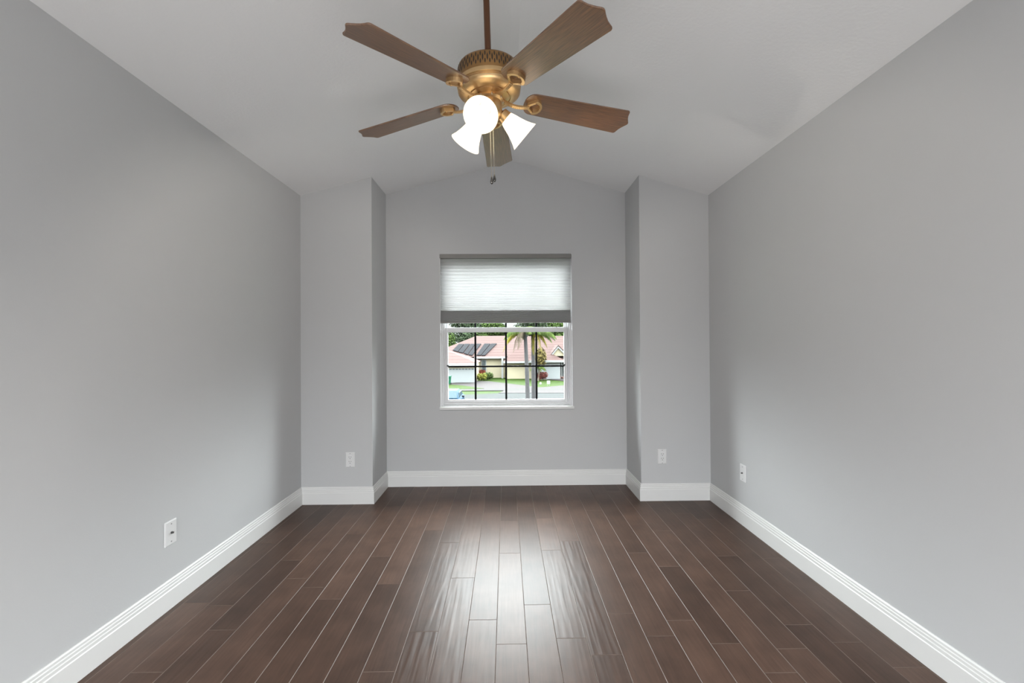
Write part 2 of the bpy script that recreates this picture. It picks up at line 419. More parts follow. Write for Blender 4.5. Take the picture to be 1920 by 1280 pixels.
step = [1.25-0.65*(i/(npl-1))**1.3 for i in range(npl)]; tot = sum(step)
for s_ in step: zs.append(zs[-1]-s_/tot*hh)
zst = zs[-1]; nst = 11
for i in range(nst): zs.append(zst-(i+1)/nst*(zst-zb_))
fab = MB()
for sgn, yc in ((-1, Ys+.008), (1, Ys+.014)):
    prevp = None
    line = []
    for i, (a, b) in enumerate(zip(zs[:-1], zs[1:])):
        amp = 0.006 if i < npl else 0.008
        line += [(yc, a), (yc+sgn*amp, (a+b)/2)]
    line.append((yc, zs[-1]))
    for (y0, z0), (y1, z1) in zip(line[:-1], line[1:]):
        fab.face([(cx0+.003, y0, z0), (cx1-.003, y0, z0), (cx1-.003, y1, z1), (cx0+.003, y1, z1)])
for i in range(npl, npl+nst):        # stacked cells: folded layers inside
    for yy in (Ys+.006, Ys+.011, Ys+.016):
        fab.face([(cx0+.003, yy, zs[i]), (cx1-.003, yy, zs[i]), (cx1-.003, yy+.002, zs[i+1]), (cx0+.003, yy+.002, zs[i+1])])
for i in range(1, npl):              # bonded crease between two cells
    for yy in (Ys+.0075, Ys+.0105, Ys+.0135):
        fab.face([(cx0+.003, yy, zs[i]-.0014), (cx1-.003, yy, zs[i]-.0014), (cx1-.003, yy, zs[i]+.0014), (cx0+.003, yy, zs[i]+.0014)])
loc(fab.build('pleated_fabric', clothM, sh, fix=False))
m = MB(); m.box(cx0+.001, cx1-.001, Ys-.001, Ys+.023, gz(605.2), gz(602.4)); loc(m.build('bottom_rail', railM, sh, bevel=.001))

# ------------------------------------------------------------------ outlets and wall plates (built facing -y, origin at the wall)
def plate_body(m, w, h, t):
    m.v = []; 
    bw = .004
    o_ = [(-w/2, -h/2), (w/2, -h/2), (w/2, h/2), (-w/2, h/2)]; i_ = [(x*(1-2*bw/w), z*(1-2*bw/h)) for x, z in o_]
    for a in range(4):
        b = (a+1) % 4
        m.face([(o_[a][0], 0, o_[a][1]), (o_[b][0], 0, o_[b][1]), (o_[b][0], -t*.6, o_[b][1]), (o_[a][0], -t*.6, o_[a][1])])
        m.face([(o_[a][0], -t*.6, o_[a][1]), (o_[b][0], -t*.6, o_[b][1]), (i_[b][0], -t, i_[b][1]), (i_[a][0], -t, i_[a][1])])
    m.face([(x, -t, z) for x, z in i_]); m.face([(x, 0, z) for x, z in o_])
RY = Matrix.Rotation(PI/2, 3, 'X')
def disc(m, x, z, r, y0, y1, seg=14):
    m.lathe([(r, y0), (r, y1)], seg, (x, 0, z), RY)
def make_outlet(label, loc_, grp=None):
    t = thing('electrical_outlet', label, 'outlet', loc_, group=grp)
    m = MB(); plate_body(m, .072, .116, .006); pl = m.build('cover_plate', plateM, t)
    m = MB(); m.box(-.0165, .0165, -.0078, -.0055, -.0335, .0335); rc = m.build('receptacle', plateM, t, bevel=.002)
    for zc in (.0175, -.0175):
        s = MB(); s.box(-.0085, -.0062, -.0086, -.0070, zc+.001, zc+.010); s.box(.0062, .0085, -.0086, -.0070, zc+.001, zc+.010)
        disc(s, 0, zc-.007, .0028, .0070, .0086); s.build('socket_slots', darkM, rc)
    for zc in (.050, -.050):
        s = MB(); disc(s, 0, zc, .0032, .005, .0068); s.build('screw', screwM, t)
    return t
p = atY(657, 861.5, D); make_outlet('white double electrical outlet on the short wall left of the window alcove', (p.x, D, p.z))
p = atY(1241.3, 855.5, D); make_outlet('white double electrical outlet on the short wall right of the window alcove', (p.x, D, p.z))
def make_jack(label, loc_, rz):
    t = thing('cable_wall_plate', label, 'wall plate', loc_, (0, 0, rz))
    m = MB(); plate_body(m, .070, .115, .0075); m.build('cover_plate', plateM, t)
    s = MB(); disc(s, 0, 0, .0062, .007, .010, 6); disc(s, 0, 0, .0045, .010, .017, 14); s.build('coax_connector', mat('connector_metal', (.12,.12,.12), .35, metal=.8, noise=(30,.05)), t)
    for zc in (.042, -.042):
        s = MB(); disc(s, 0, zc, .0032, .006, .0082); s.build('screw', screwM, t)
p = atX(318.5, 998, XL); make_jack('white cable jack plate low on the left wall', (XL, p.y, p.z), PI/2)
p = atX(1394, 886.5, XR); make_jack('white cable jack plate low on the right wall', (XR, p.y, p.z), -PI/2)

# ------------------------------------------------------------------ ceiling fan
def wood_mat():
    m = mat('walnut_blade', (.1, .05, .03), .32, ior=1.95)
    n = m.node_tree.nodes; l = m.node_tree.links; b = n['Principled BSDF']
    t = n.new('ShaderNodeTexCoord'); mp = n.new('ShaderNodeMapping'); mp.inputs['Scale'].default_value = (3, 60, 8)
    l.new(t.outputs['Object'], mp.inputs[0]); no = n.new('ShaderNodeTexNoise'); no.inputs['Scale'].default_value = 4; no.inputs['Detail'].default_value = 8
    l.new(mp.outputs[0], no.inputs['Vector']); cr = n.new('ShaderNodeValToRGB')
    cr.color_ramp.elements[0].position = .3; cr.color_ramp.elements[0].color = (.070, .028, .010, 1)
    cr.color_ramp.elements[1].position = .75; cr.color_ramp.elements[1].color = (.21, .098, .038, 1)
    l.new(no.outputs['Fac'], cr.inputs[0]); l.new(cr.outputs[0], b.inputs['Base Color'])
    return m
woodM = wood_mat()
brassM = mat('antique_brass', (0.58, 0.385, 0.19), 0.36, metal=0.8, noise=(14, .12))
brassD = mat('dark_bronze', (0.13, 0.060, 0.032), 0.38, metal=0.7, noise=(14, .15))
brassH = mat('aged_brass', (0.30, 0.165, 0.062), 0.36, metal=0.8, noise=(14, .15))
ventM = mat('vent_dark', (.03, .018, .01), .6, noise=(20, .1))
chromeM = mat('chain_metal', (.55, .5, .42), .3, metal=1, noise=(20, .1))
fobM = mat('dark_chrome', (.16, .15, .14), .15, metal=1, noise=(60, .5))
shadeM = bpy.data.materials.new('lit_glass_shade'); shadeM.use_nodes = True
b = shadeM.node_tree.nodes['Principled BSDF']; b.inputs['Base Color'].default_value = (.85, .82, .75, 1); b.inputs['Roughness'].default_value = .35
nn = shadeM.node_tree.nodes.new('ShaderNodeTexNoise'); nn.inputs['Scale'].default_value = 9
rp = shadeM.node_tree.nodes.new('ShaderNodeMapRange'); rp.inputs['To Min'].default_value = 1.5; rp.inputs['To Max'].default_value = 1.7
shadeM.node_tree.links.new(nn.outputs['Fac'], rp.inputs['Value']); shadeM.node_tree.links.new(rp.outputs[0], b.inputs['Emission Strength'])
b.inputs['Emission Color'].default_value = (1.0, .86, .60, 1)
bulbM = mat('lit_bulb', (1, 1, 1), .4, emit=((1, .9, .7), 6.0), noise=(10, .01))

FX, FY, FZ = -0.065, 1.83, 2.277
fan = thing('ceiling_fan', 'bronze ceiling fan with five wooden blades and three lit glass shades', 'ceiling fan', (FX, FY, FZ), (0.043, -0.024, 0))
# rod + canopy (world height above the fan)
top = cz(FX)-FZ
m = MB(); m.lathe([(.0135, .15), (.0135, top-.03)], 20); m.lathe([(.030, .165), (.030, .178), (.02, .19)], 20); m.build('downrod', brassD, fan, smooth=True)
m = MB(); m.lathe([(.02, top-.10), (.045, top-.085), (.065, top-.05), (.07, top-.012)], 28); m.build('canopy', brassD, fan, smooth=True)
# motor housing: upper vented band, stepped underside
m = MB(); m.lathe([(.05, .176), (.118, .172), (.128, .166), (.1325, .155), (.1345, .125), (.136, .110), (.136, .098)], 56)
hs = m.build('motor_housing', brassH, fan, smooth=True)
v = MB()
for k in range(88):
    a = 2*PI*k/88
    for (z0, z1, w) in (((.118, .151, .0038),) if k % 2 == 0 else ((.139, .160, .0034), (.108, .130, .0034))):
        zm = (z0+z1)/2; ca_, sa = math.cos(a), math.sin(a)
        def rad_(z): return (.1325+(.155-z)/.030*.002 if z > .125 else .1345+(.125-z)/.015*.0015)+.0006 if z < .155 else .1325-(z-.155)*.41+.0022
        P = lambda s_, z: (ca_*rad_(z)-sa*s_, sa*rad_(z)+ca_*s_, z)
        v.face([P(0, z0), P(w*.8, zm-(z1-z0)*.2), P(w*.8, zm+(z1-z0)*.2), P(0, z1), P(-w*.8, zm+(z1-z0)*.2), P(-w*.8, zm-(z1-z0)*.2)])
v.build('vent_slots', ventM, hs, fix=False)
m = MB(); m.lathe([(.136, .099), (.138, .090), (.137, .082), (.131, .079), (.1305, .077), (.135, .070), (.133, .060), (.122, .050), (.104, .044), (.093, .043), (.092, .047), (.087, .047), (.086, .042), (.062, .039), (.02, .039)], 56)
m.build('motor_base', brassM, fan, smooth=True)
m = MB(); m.lathe([(.058, .041), (.060, .030), (.050, .022), (.053, .012), (.054, -.012), (.052, -.030), (.046, -.042), (.030, -.052), (.012, -.058), (.009, -.066), (.003, -.070)], 40)
lk = m.build('light_kit_housing', brassM, fan, smooth=True)
for k in range(8):
    a = 2*PI*k/8+.2; m = MB(); m.lathe([(.004, .034), (.004, .026), (.002, .024)], 10, (.060*math.cos(a), .060*math.sin(a), 0)); m.build('screw', chromeM, lk, smooth=True)

def make_blade():
    """blade along +x, root at r=.185, width along y"""
    R0, R1 = .158, .675
    w0, w1 = .062, .076
    up_ = []
    # root: rounded end
    for k in range(9):
        a = PI/2*(1-k/8); up_.append((R0+.045-.045*math.sin(a), w0*math.cos(a)**.8 if a < PI/2-1e-6 else 0))
    up_ += [(R1-.040, w1), (R1-.034, w1-.002), (R1-.030, w1-.008), (R1-.028, w1-.018), (R1-.024, .044), (R1-.017, .030), (R1-.009, .017), (R1-.002, .007), (R1, 0)]
    poly = up_ + [(x, -y) for x, y in reversed(up_[1:-1])]
    m = MB(); m.prism(poly, 'z', -.0035, .0035)
    return m
def make_iron():
    m = MB()
    # arm from motor base out and down, then the open D-shaped bracket
    pts = [(.058+.122*q/14, -.006-.020*math.sin(PI*min(1, (q/14)**.8*.86))-.004*q/14) for q in range(15)]
    w = .0075
    for (x0, z0), (x1, z1) in zip(pts[:-1], pts[1:]):
        i = len(m.v)
        for x, z in ((x0, z0), (x1, z1)):
            m.v += [(x, -w, z-.005), (x, w, z-.005), (x, w, z+.005), (x, -w, z+.005)]
        for q in ((0, 1, 5, 4), (1, 2, 6, 5), (2, 3, 7, 6), (3, 0, 4, 7), (0, 3, 2, 1), (4, 5, 6, 7)):
            m.f.append(tuple(i+k for k in q)); m.mi.append(0)
    # bracket ring: triangle fanning out to an arc
    out = [(.172, .010), (.205, .040)] + [(.205+.034*math.cos(a), .040*math.sin(a)) for a in [PI/2*(1-t/6) for t in range(1, 12)]] + [(.205, -.040), (.172, -.010)]
    cx_ = .208
    inn = [(cx_+(x-cx_)*.70, y*.68) for x, y in out]
    n = len(out); z0, z1 = -.018, -.0035
    for k in range(n):
        j = (k+1) % n
        m.face([(*out[k], z0), (*out[j], z0), (*inn[j], z0), (*inn[k], z0)])
        m.face([(*out[k], z0), (*out[j], z0), (*out[j], z1), (*out[k], z1)])
        m.face([(*inn[k], z0), (*inn[j], z0), (*inn[j], z1), (*inn[k], z1)])
    for x, y in ((.200, .028), (.200, -.028), (.232, 0)):
        m.lathe([(.005, -.0035), (.005, -.0185), (.0045, -.020), (.002, -.021)], 10, (x, y, 0))
    return m
a0 = 14.9
PITCHB = math.radians(-12)
bl0 = ir0 = None
for k in range(5):
    if bl0 is None:
        bl0 = make_blade().build('blade', woodM, fan, bevel=.0025); ir0 = make_iron().build('blade_iron', brassM, bl0, fix=True, bevel=.0012)
        b_ = bl0
    else:
        b_ = bl0.copy(); C.objects.link(b_); b_.parent = fan
        i_ = ir0.copy(); C.objects.link(i_); i_.parent = b_
    b_.rotation_euler = (Matrix.Rotation(math.radians(a0+72*k), 4, 'Z') @ Matrix.Rotation(math.radians(4.3), 4, 'Y') @ Matrix.Rotation(PITCHB, 4, 'X')).to_euler(); b_.location = (0, 0, .050)
# lamp arms, sockets, shades
sock_prof = [(.018, 0), (.026, .004), (.028, .020), (.030, .034), (.031, .036)]
shade_prof = [(.029, .030), (.031, .034), (.037, .052), (.043, .075), (.051, .100), (.060, .122), (.069, .138), (.0705, .141), (.067, .139), (.058, .121), (.049, .100), (.041, .075), (.035, .052), (.027, .034)]
def make_lamp():
    e = MB()
    e.lathe(sock_prof, 24)
    return e
TILT = math.radians(130)     # angle of the shade axis from straight up
for k, ang in enumerate((258, 18, 138)):
    a = math.radians(ang)
    axis = Vector((math.cos(a)*math.sin(TILT), math.sin(a)*math.sin(TILT), math.cos(TILT)))
    oc = Vector((math.cos(a)*.160, math.sin(a)*.160, -.107))
    base = oc - axis*.141
    q = Vector((0, 0, 1)).rotation_difference(axis).to_matrix()
    arm = MB(); st = Vector((math.cos(a)*.030, math.sin(a)*.030, -.005)); arm.tube([st, (st+base)/2+Vector((0, 0, .004)), base+axis*.004], .012, 12)
    ar = arm.build('lamp_arm', brassM, fan, smooth=True)
    s_ = MB().lathe(sock_prof, 28, base, q); so = s_.build('lamp_socket', brassM, ar, smooth=True)
    s_ = MB().lathe(shade_prof, 40, base, q, cap=False); s_.build('lamp_shade', shadeM, fan, smooth='all')
    bp_ = [(.012, .034), (.0125, .040), (.019, .048), (.022, .058), (.020, .068), (.012, .075), (.002, .077)]
    s_ = MB().lathe(bp_, 24, base, q); s_.build('bulb', bulbM, ar, smooth=True)
    pl = bpy.data.lights.new('lamp_light', 'POINT'); pl.energy = 17.0; pl.color = (1, .93, .84); pl.shadow_soft_size = .012
    lo = bpy.data.objects.new('lamp_light', pl); C.objects.link(lo); lo.parent = fan; lo.location = base+axis*.085
# pull chains
for (x, y, ln) in ((.000, -.030, .265), (.012, -.018, .252)):
    m = MB(); n_ = int(ln/.006)
    z = -.040
    for j in range(n_):
        m.lathe([(.0004, .0022), (.0023, .0013), (.0023, -.0013), (.0004, -.0022)], 6, (x, y, z-.006*j-.003))
    m.lathe([(.0006, 0), (.0006, -ln)], 5, (x, y, z))
    c_ = m.build('pull_chain', chromeM, fan)
    m = MB(); m.lathe([(.001, .002), (.003, -.002), (.005, -.012), (.0068, -.020), (.0060, -.027), (.0025, -.031), (.0005, -.032)], 14, (x, y, z-ln)); m.build('pull_fob', fobM, c_, smooth=True)

# ================================================================== OUTSIDE
GZ = -3.74
def gnd(px, py, z=GZ): p = atZ(px, py, z); return (p.x, p.y)
lawnM = mat('lawn_grass', (0.013, 0.0235, 0.0041), 0.9, spec=.03, noise=(3, .25))
roadM = mat('street_concrete', (0.0149, 0.0167, 0.0165), 0.9, spec=.04, noise=(1, .06))
walkM = mat('sidewalk_concrete', (0.023, 0.0226, 0.0217), 0.9, spec=.04, noise=(2, .05))
def brick_mat(name, c1, c2, cm, sx, sy, ms=.03, ax='z', bumpd=0):
    m = mat(name, c1, .85, spec=.04); n = m.node_tree.nodes; l = m.node_tree.links; b = n['Principled BSDF']
    t = n.new('ShaderNodeTexCoord'); sp = n.new('ShaderNodeSeparateXYZ'); cb = n.new('ShaderNodeCombineXYZ')
    l.new(t.outputs['Object'], sp.inputs[0]); l.new(sp.outputs['X'], cb.inputs[0]); l.new(sp.outputs['Y' if ax == 'z' else 'Z'], cb.inputs[1])
    br = n.new('ShaderNodeTexBrick'); l.new(cb.outputs[0], br.inputs['Vector'])
    br.inputs['Color1'].default_value = (*c1, 1); br.inputs['Color2'].default_value = (*c2, 1); br.inputs['Mortar'].default_value = (*cm, 1)
    br.inputs['Scale'].default_value = 1; br.inputs['Brick Width'].default_value = sx; br.inputs['Row Height'].default_value = sy; br.inputs['Mortar Size'].default_value = ms
    l.new(br.outputs['Color'], b.inputs['Base Color']); return m
paverM = brick_mat('driveway_pavers', (.026, .0222, .0216), (.0228, .0203, .0203), (.019, .018, .018), .5, .25)
roofM = brick_mat('pink_roof_tiles', (.050, .0325, .030), (.0455, .0295, .027), (.033, .020, .0183), 30, .38, .035, ax='y')
stucco = mat('cream_stucco', (0.2521, 0.2263, 0.1619), .9, spec=.03, noise=(2, .04))
whiteS = mat('white_exterior_paint', (0.1842, 0.1872, 0.1872), .7, spec=.05, noise=(3, .03))
doorWM = mat('garage_door_white', (0.1726, 0.1842, 0.187), .6, spec=.05, noise=(3, .02))
darkW = mat('dark_glass_and_opening', (.04, .05, .055), .25, noise=(4, .2))
brickR = mat('red_brick', (0.1188, 0.0475, 0.0356), .9, noise=(10, .2))
trunkM = mat('palm_trunk_bark', (0.0499, 0.0488, 0.0499), .9, spec=.05, noise=(5, .15), bump=(12, .4, .02))
frondM = mat('palm_frond_green', (0.0396, 0.0594, 0.0139), .7, spec=.05, noise=(3, .35))
frondY = mat('palm_frond_yellow', (0.1188, 0.103, 0.0119), .7, spec=.05, noise=(3, .25))
frondB = mat('palm_frond_brown', (0.0634, 0.0515, 0.0356), .8, spec=.05, noise=(3, .3))
treeM = mat('tree_leaves', (0.0325, 0.052, 0.0146), .85, spec=.03, noise=(.6, .45))
treeP = mat('pine_leaves', (0.0276, 0.039, 0.0212), .85, spec=.03, noise=(.6, .4))
barkM = mat('tree_bark', (.10, .08, .06), .9, noise=(5, .2))
shrubY = mat('shrub_yellow_green', (0.1109, 0.1148, 0.0238), .8, spec=.05, noise=(4, .35))
shrubR = mat('shrub_red', (0.1188, 0.0317, 0.0198), .8, spec=.05, noise=(4, .4))
shrubG = mat('shrub_green', (0.0356, 0.0515, 0.0158), .8, spec=.05, noise=(4, .4))

g_ = struct(MB().box(-150, 150, 6, 320, GZ-.5, GZ-.05).build('ground', lawnM))
def slab(name, poly, m_, z=0.0):
    m = MB(); m.prism([p for p in poly], 'z', GZ-.06, GZ+z); return struct(m.build(name, m_))
# street with sidewalk beyond, running left-right
y_s = gnd(950, 735)[1]; y_w0 = gnd(950, 732)[1]; y_w1 = gnd(950, 729)[1]
slab('street', [(-150, 22), (150, 22), (150, gnd(1062, 736.5)[1]), gnd(948, 736.5), gnd(930, 737), gnd(870, 739.5), gnd(820, 741), (-150, gnd(820, 741)[1])], roadM, 0)
slab('sidewalk', [(-150, y_w0), (150, y_w0), (150, y_w1), (-150, y_w1)], walkM, .032)
slab('driveway_left', [gnd(815, 720.5), gnd(893, 714.2), gnd(917, 714.7), gnd(960, 719.8), gnd(1013, 726.2), gnd(1057, 722.3), gnd(1110, 721), gnd(1110, 731), gnd(815, 731)], paverM, .02)
slab('lawn_patch_1', [gnd(800, 721.5), gnd(845, 721.3), gnd(868, 723.3), gnd(908, 728.6), gnd(890, 729.6), gnd(800, 730)], lawnM, .045)
slab('driveway_apron', [gnd(948, 731), gnd(1110, 731), gnd(1110, 736.7), gnd(935, 736.9)], paverM, .03)
slab('driveway_right', [gnd(1025, 711), gnd(1049, 708.8), gnd(1100, 708.8), gnd(1100, 714), gnd(1057, 713.8)], paverM, .02)

# roofs
def hip(m, x0, x1, y0, y1, ze, zr, rx0, rx1, ry=None, th=.18):
    ry = (y0+y1)/2 if ry is None else ry
    A, Bq, Cq, Dq = (x0, y0, ze), (x1, y0, ze), (x1, y1, ze), (x0, y1, ze)
    R0_, R1_ = (rx0, ry, zr), (rx1, ry, zr)
    m.face([A, Bq, R1_, R0_]); m.face([Bq, Cq, R1_]); m.face([Cq, Dq, R0_, R1_]); m.face([Dq, A, R0_])
    m.face([A, Bq, Cq, Dq])
def ux(px, Y): return atY(px, 670, Y).x
def uz(px, py, Y): return atY(px, py, Y).z

# ---- left house
hA = thing('house', 'cream stucco houses built as one, with pink tile roof and white garage doors across the street', 'house', (0, 64, GZ))
def hp(m, name, mt, par=None, **k):
    o = m.build(name, mt, par or hA, **k); 
    if (par or hA) is hA: o.location = -Vector(hA.location)
    return o
Yw = 63.7
eA = uz(900, 668.5, 63)
m = MB(); hip(m, ux(792, 63), ux(1010, 63), 63, 79, eA, uz(905, 629.5, 71), ux(893, 71), ux(975, 71)); hp(m, 'main_roof', roofM)
m = MB(); m.box(ux(797, Yw), ux(1000, Yw), Yw, 78, GZ-.05, eA-.02); hp(m, 'main_wall', stucco)
m = MB(); m.box(ux(889, 63), ux(948, 63), 62.95, 63.2, eA-.28, eA); hp(m, 'fascia', whiteS)
# window of the left house
m = MB(); m.box(ux(902.5, Yw), ux(912, Yw), Yw-.08, Yw+.02, uz(907, 696.5, Yw), uz(907, 674, Yw)); wf = hp(m, 'house_window_frame', whiteS)
m = MB(); m.box(ux(904.3, Yw), ux(910.6, Yw), Yw-.11, Yw, uz(907, 695.3, Yw), uz(907, 675.2, Yw)); w_ = m.build('house_window_pane', darkW, wf)
# garage wing
Yg = 55.5
m = MB(); m.box(ux(800, Yg), ux(891.5, Yg), Yg, 64, GZ-.05, uz(860, 682, Yg)); hp(m, 'garage_wall', stucco)
m = MB(); m.box(ux(815, Yg), ux(891, Yg), Yg-.06, Yg+.02, GZ-.04, uz(860, 690.5, Yg)); gd = hp(m, 'garage_door', doorWM)
for k in range(8):
    x = 843+k*5.9; m = MB()
    m.box(ux(x, Yg), ux(x+1.5, Yg), Yg-.09, Yg-.05, uz(860, 692.6, Yg), uz(860, 690.8, Yg)); m.box(ux(x+2, Yg), ux(x+3.5, Yg), Yg-.09, Yg-.05, uz(860, 692.6, Yg), uz(860, 690.8, Yg)); m.build('garage_door_window', darkW, gd)
eG = uz(860, 681, 54.9)
m = MB(); x0, x1 = ux(778, 54.9), ux(895, 54.9); xm = ux(828, 59)
hip(m, x0, x1, 54.9, 65, eG, uz(830, 655.0, 60), ux(826, 60), ux(836, 60)); hp(m, 'garage_roof', roofM)
m = MB(); m.box(x0, x1, 54.85, 55.1, eG-.30, eG+.01); hp(m, 'garage_fascia', whiteS)

# solar panels lying on the main roof's front slope
zr = uz(905, 629.5, 71)
def roof_pt(px, py):          # intersect view ray with the front slope plane of the main roof
    n_ = Vector((0, -(zr-eA)/8.0, 1)).normalized(); p0 = Vector((0, 63, eA)); d = ray(px, py)
    t_ = (p0-CAM).dot(n_)/d.dot(n_); return CAM+d*t_, n_
pan = [((860.5,645.8),(870,645.8),(858.5,660.2),(849,657.5)), ((871.5,645.6),(881,645.6),(868,662.5),(859.5,660.6)), ((882.5,645.6),(891,645.6),(877,665.5),(869.5,663)),
       ((892.5,645.4),(902.3,645.4),(885.5,667),(878.5,665.9)), ((908.5,645.2),(919.5,645.2),(901.5,666.8),(893.5,666.8)), ((921,645.2),(931.5,645),(909.5,667),(902.5,667))]
pl_lab = ['black solar panel at the far left of the pink roof', 'second black solar panel from the left on pink roof', 'third black solar panel from the left on pink roof',
          'fourth black solar panel, beside the gap in the row', 'fifth black solar panel, just right of the gap', 'rightmost black solar panel on the pink roof']
solM = mat('solar_black', (.006, .0065, .008), .8, spec=.03, noise=(3, .15))
for q, lab in zip(pan, pl_lab):
    tp = []; bt = []
    for x, y in q:
        p, n_ = roof_pt(x, y); tp.append(p+n_*.14); bt.append(p+n_*.05)
    cpt = sum(bt, Vector())/4
    m = MB(); i = 0
    m.v = [tuple(v-cpt) for v in bt+tp]
    m.f = [(0, 3, 2, 1), (4, 5, 6, 7), (0, 1, 5, 4), (1, 2, 6, 5), (2, 3, 7, 6), (3, 0, 4, 7)]; m.mi = [0]*6
    o = m.build('solar_panel', solM); o.location = cpt; tag(o, lab, 'solar panel', 'solar panels on the pink roof')

# ---- right house
hB = hA      # right house, built into the same object as the left one
def hq(m, name, mt):
    o = m.build(name, mt, hB); o.location = -Vector(hB.location); return o
Yb = 61.5
eB = uz(1000, 677, 60.8)
m = MB(); m.box(ux(948, Yb), ux(1050, Yb), Yb, 74, GZ-.05, eB); hq(m, 'main_wall', stucco)
m = MB(); m.box(ux(940, Yb), ux(943.5, Yb), Yb+.9, Yb+1.3, GZ-.05, eB+.6); hq(m, 'corner_column', whiteS)
m = MB(); hip(m, ux(944, 60.8), ux(1110, 60.8), 60.8, 76, eB, uz(1000, 630, 69), ux(990, 69), ux(1095, 69)); hq(m, 'main_roof', roofM)
m = MB(); m.box(ux(944, 60.8), ux(1000, 60.8), 60.7, 60.95, eB-.25, eB+.01); hq(m, 'fascia', whiteS)
Yc = 60.0
m = MB(); m.box(ux(1004, Yc), ux(1050.5, Yc), Yc, 66, GZ-.05, uz(1030, 676, Yc)); hq(m, 'garage_wall', whiteS)
m = MB(); m.box(ux(1010, Yc), ux(1048.5, Yc), Yc-.06, Yc+.02, GZ-.04, uz(1030, 684.5, Yc)); hq(m, 'garage_door', doorWM)
eC = uz(1030, 675.5, 59.5)
m = MB(); hip(m, ux(993, 59.5), ux(1059, 59.5), 59.5, 68, eC, uz(1010, 651, 63), ux(1006, 63), ux(1012, 63), 63); hq(m, 'garage_roof', roofM)
m = MB(); m.box(ux(993, 59.5), ux(1059, 59.5), 59.42, 59.62, eC-.28, eC+.01); hq(m, 'garage_fascia', whiteS)
# small gable
Ye = 61.3
m = MB(); m.prism([(ux(1033, Ye), uz(1045, 667, Ye)), (ux(1064, Ye), uz(1045, 667, Ye)), (ux(1046.5, Ye), uz(1046, 649, Ye))], 'y', Ye, Ye+4); hq(m, 'gable_wall', stucco)
m = MB()
ap = (ux(1046.5, Ye), uz(1046, 648, Ye)); 
for ex, ey in ((1030, 668), (1068, 670)):
    e_ = (ux(ex, Ye), uz(1046, ey, Ye)); m.prism([ap, e_, (e_[0], e_[1]-.32), (ap[0], ap[1]-.32)], 'y', Ye-.25, Ye-.02)
hq(m, 'gable_trim', whiteS)
m = MB()
for ex, ey in ((1030, 668), (1068, 670)):
    e_ = (ux(ex, Ye), uz(1046, ey, Ye)); m.prism([ap, e_, (e_[0], e_[1]+.12), (ap[0], ap[1]+.12)], 'y', Ye-.3, Ye+5)
hq(m, 'gable_roof', roofM)
# porch right of garage
m = MB(); m.box(ux(1050.5, 64), ux(1062, 64), 64, 64.3, GZ-.05, uz(1055, 676, 64)); hq(m, 'porch_dark_opening', darkW)  # dark sheet whose colour gives the darkness of the porch opening
m = MB(); m.box(ux(1050.6, 61), ux(1058, 61), 61, 63.9, GZ-.05, GZ+.18); hq(m, 'porch_step', brickR)
m = MB(); m.box(ux(1052.5, 61), ux(1054, 61), 61, 61.3, GZ-.05, uz(1055, 676, 61)); hq(m, 'porch_post', whiteS)

# ---- vegetation helpers
def leaf_blob(m, c, rad, n_, size, rnd, mi=0, shell=.55):
    c = Vector(c)
    for _ in range(n_):
        d = Vector((rnd.gauss(0, 1), rnd.gauss(0, 1), rnd.gauss(0, 1))).normalized()
        r_ = shell+(1-shell)*rnd.random()
        p = c+Vector((d.x*rad[0], d.y*rad[1], d.z*rad[2]))*r_
        u = Vector((rnd.gauss(0, 1), rnd.gauss(0, 1), rnd.gauss(0, .6))).normalized(); w = u.cross(d+Vector((0, 0, .2))).normalized()
        s_ = size*(.6+.8*rnd.random())
        m.face([p-u*s_, p-w*s_*.5, p+u*s_, p+w*s_*.5], mi)
def tree(name, label, cat, x, y, h, w, mt, grp, seed, lobes=9, n_=1300, size=.24):
    rnd = random.Random(seed)
    t = thing(name, label, cat, (x, y, GZ), group=grp)
    m = MB(); m.tube([(0, 0, -.2), (.1, 0, h*.35), (0, .1, h*.7)], [.28, .22, .1], 8); m.build('trunk', barkM, t, smooth=True)
    m = MB()
    for k in range(lobes):
        f = k/(lobes-1); zc = h*(.38+.55*f); rr_ = w*.5*(1-.55*f)
        a = rnd.random()*6.28; leaf_blob(m, (math.cos(a)*rr_*.55, math.sin(a)*rr_*.4, zc), (rr_*.75, rr_*.6, h*.15), n_, size, rnd)
    m.build('crown', mt, t, fix=False)
    return t
def shrub(label, px, py, w, h, mt, seed, name='shrub', n_=350, size=.10):
    x, y = gnd(px, py); rnd = random.Random(seed)
    t = thing(name, label, 'shrub', (x, y, GZ))
    m = MB(); 
    for k in range(5):
        a = k*1.26; m.tube([(0, 0, -.05), (math.cos(a)*w*.15, math.sin(a)*w*.15, h*.5), (math.cos(a)*w*.25, math.sin(a)*w*.2, h*.8)], .03, 5)
    m.build('stems', barkM, t)
    m = MB()
    for k in range(4):
        leaf_blob(m, ((k-1.5)*w*.16, rnd.uniform(-.1, .1), h*(.5+.06*(k % 2))), (w*.32, w*.3, h*.46), n_, size, rnd)
    m.build('foliage', mt, t, fix=False)
# background trees beyond the houses
bgt = [(-15.5, 87, 12.5, 9, 't'), (-8.5, 96, 13.6, 11, 'p'), (-1.5, 87, 12.6, 9, 't'), (5.5, 96, 13.4, 11, 'p'), (10.8, 87, 11.6, 8, 't')]
labs = ['bright green tree behind the roof at the left edge of the window', 'dark green tree behind the roof above the solar panels',
        'bright green tree behind the roof ridge, left of the palms', 'dark green tree directly behind the two grey palms',
        'green tree behind the roof at the right edge of the window']
for i, ((x, y, h, w, k), lab) in enumerate(zip(bgt, labs)):
    tree('tree', lab, 'tree', x, y, h, w, treeP if k == 'p' else treeM, 'trees behind the houses', 20+i)

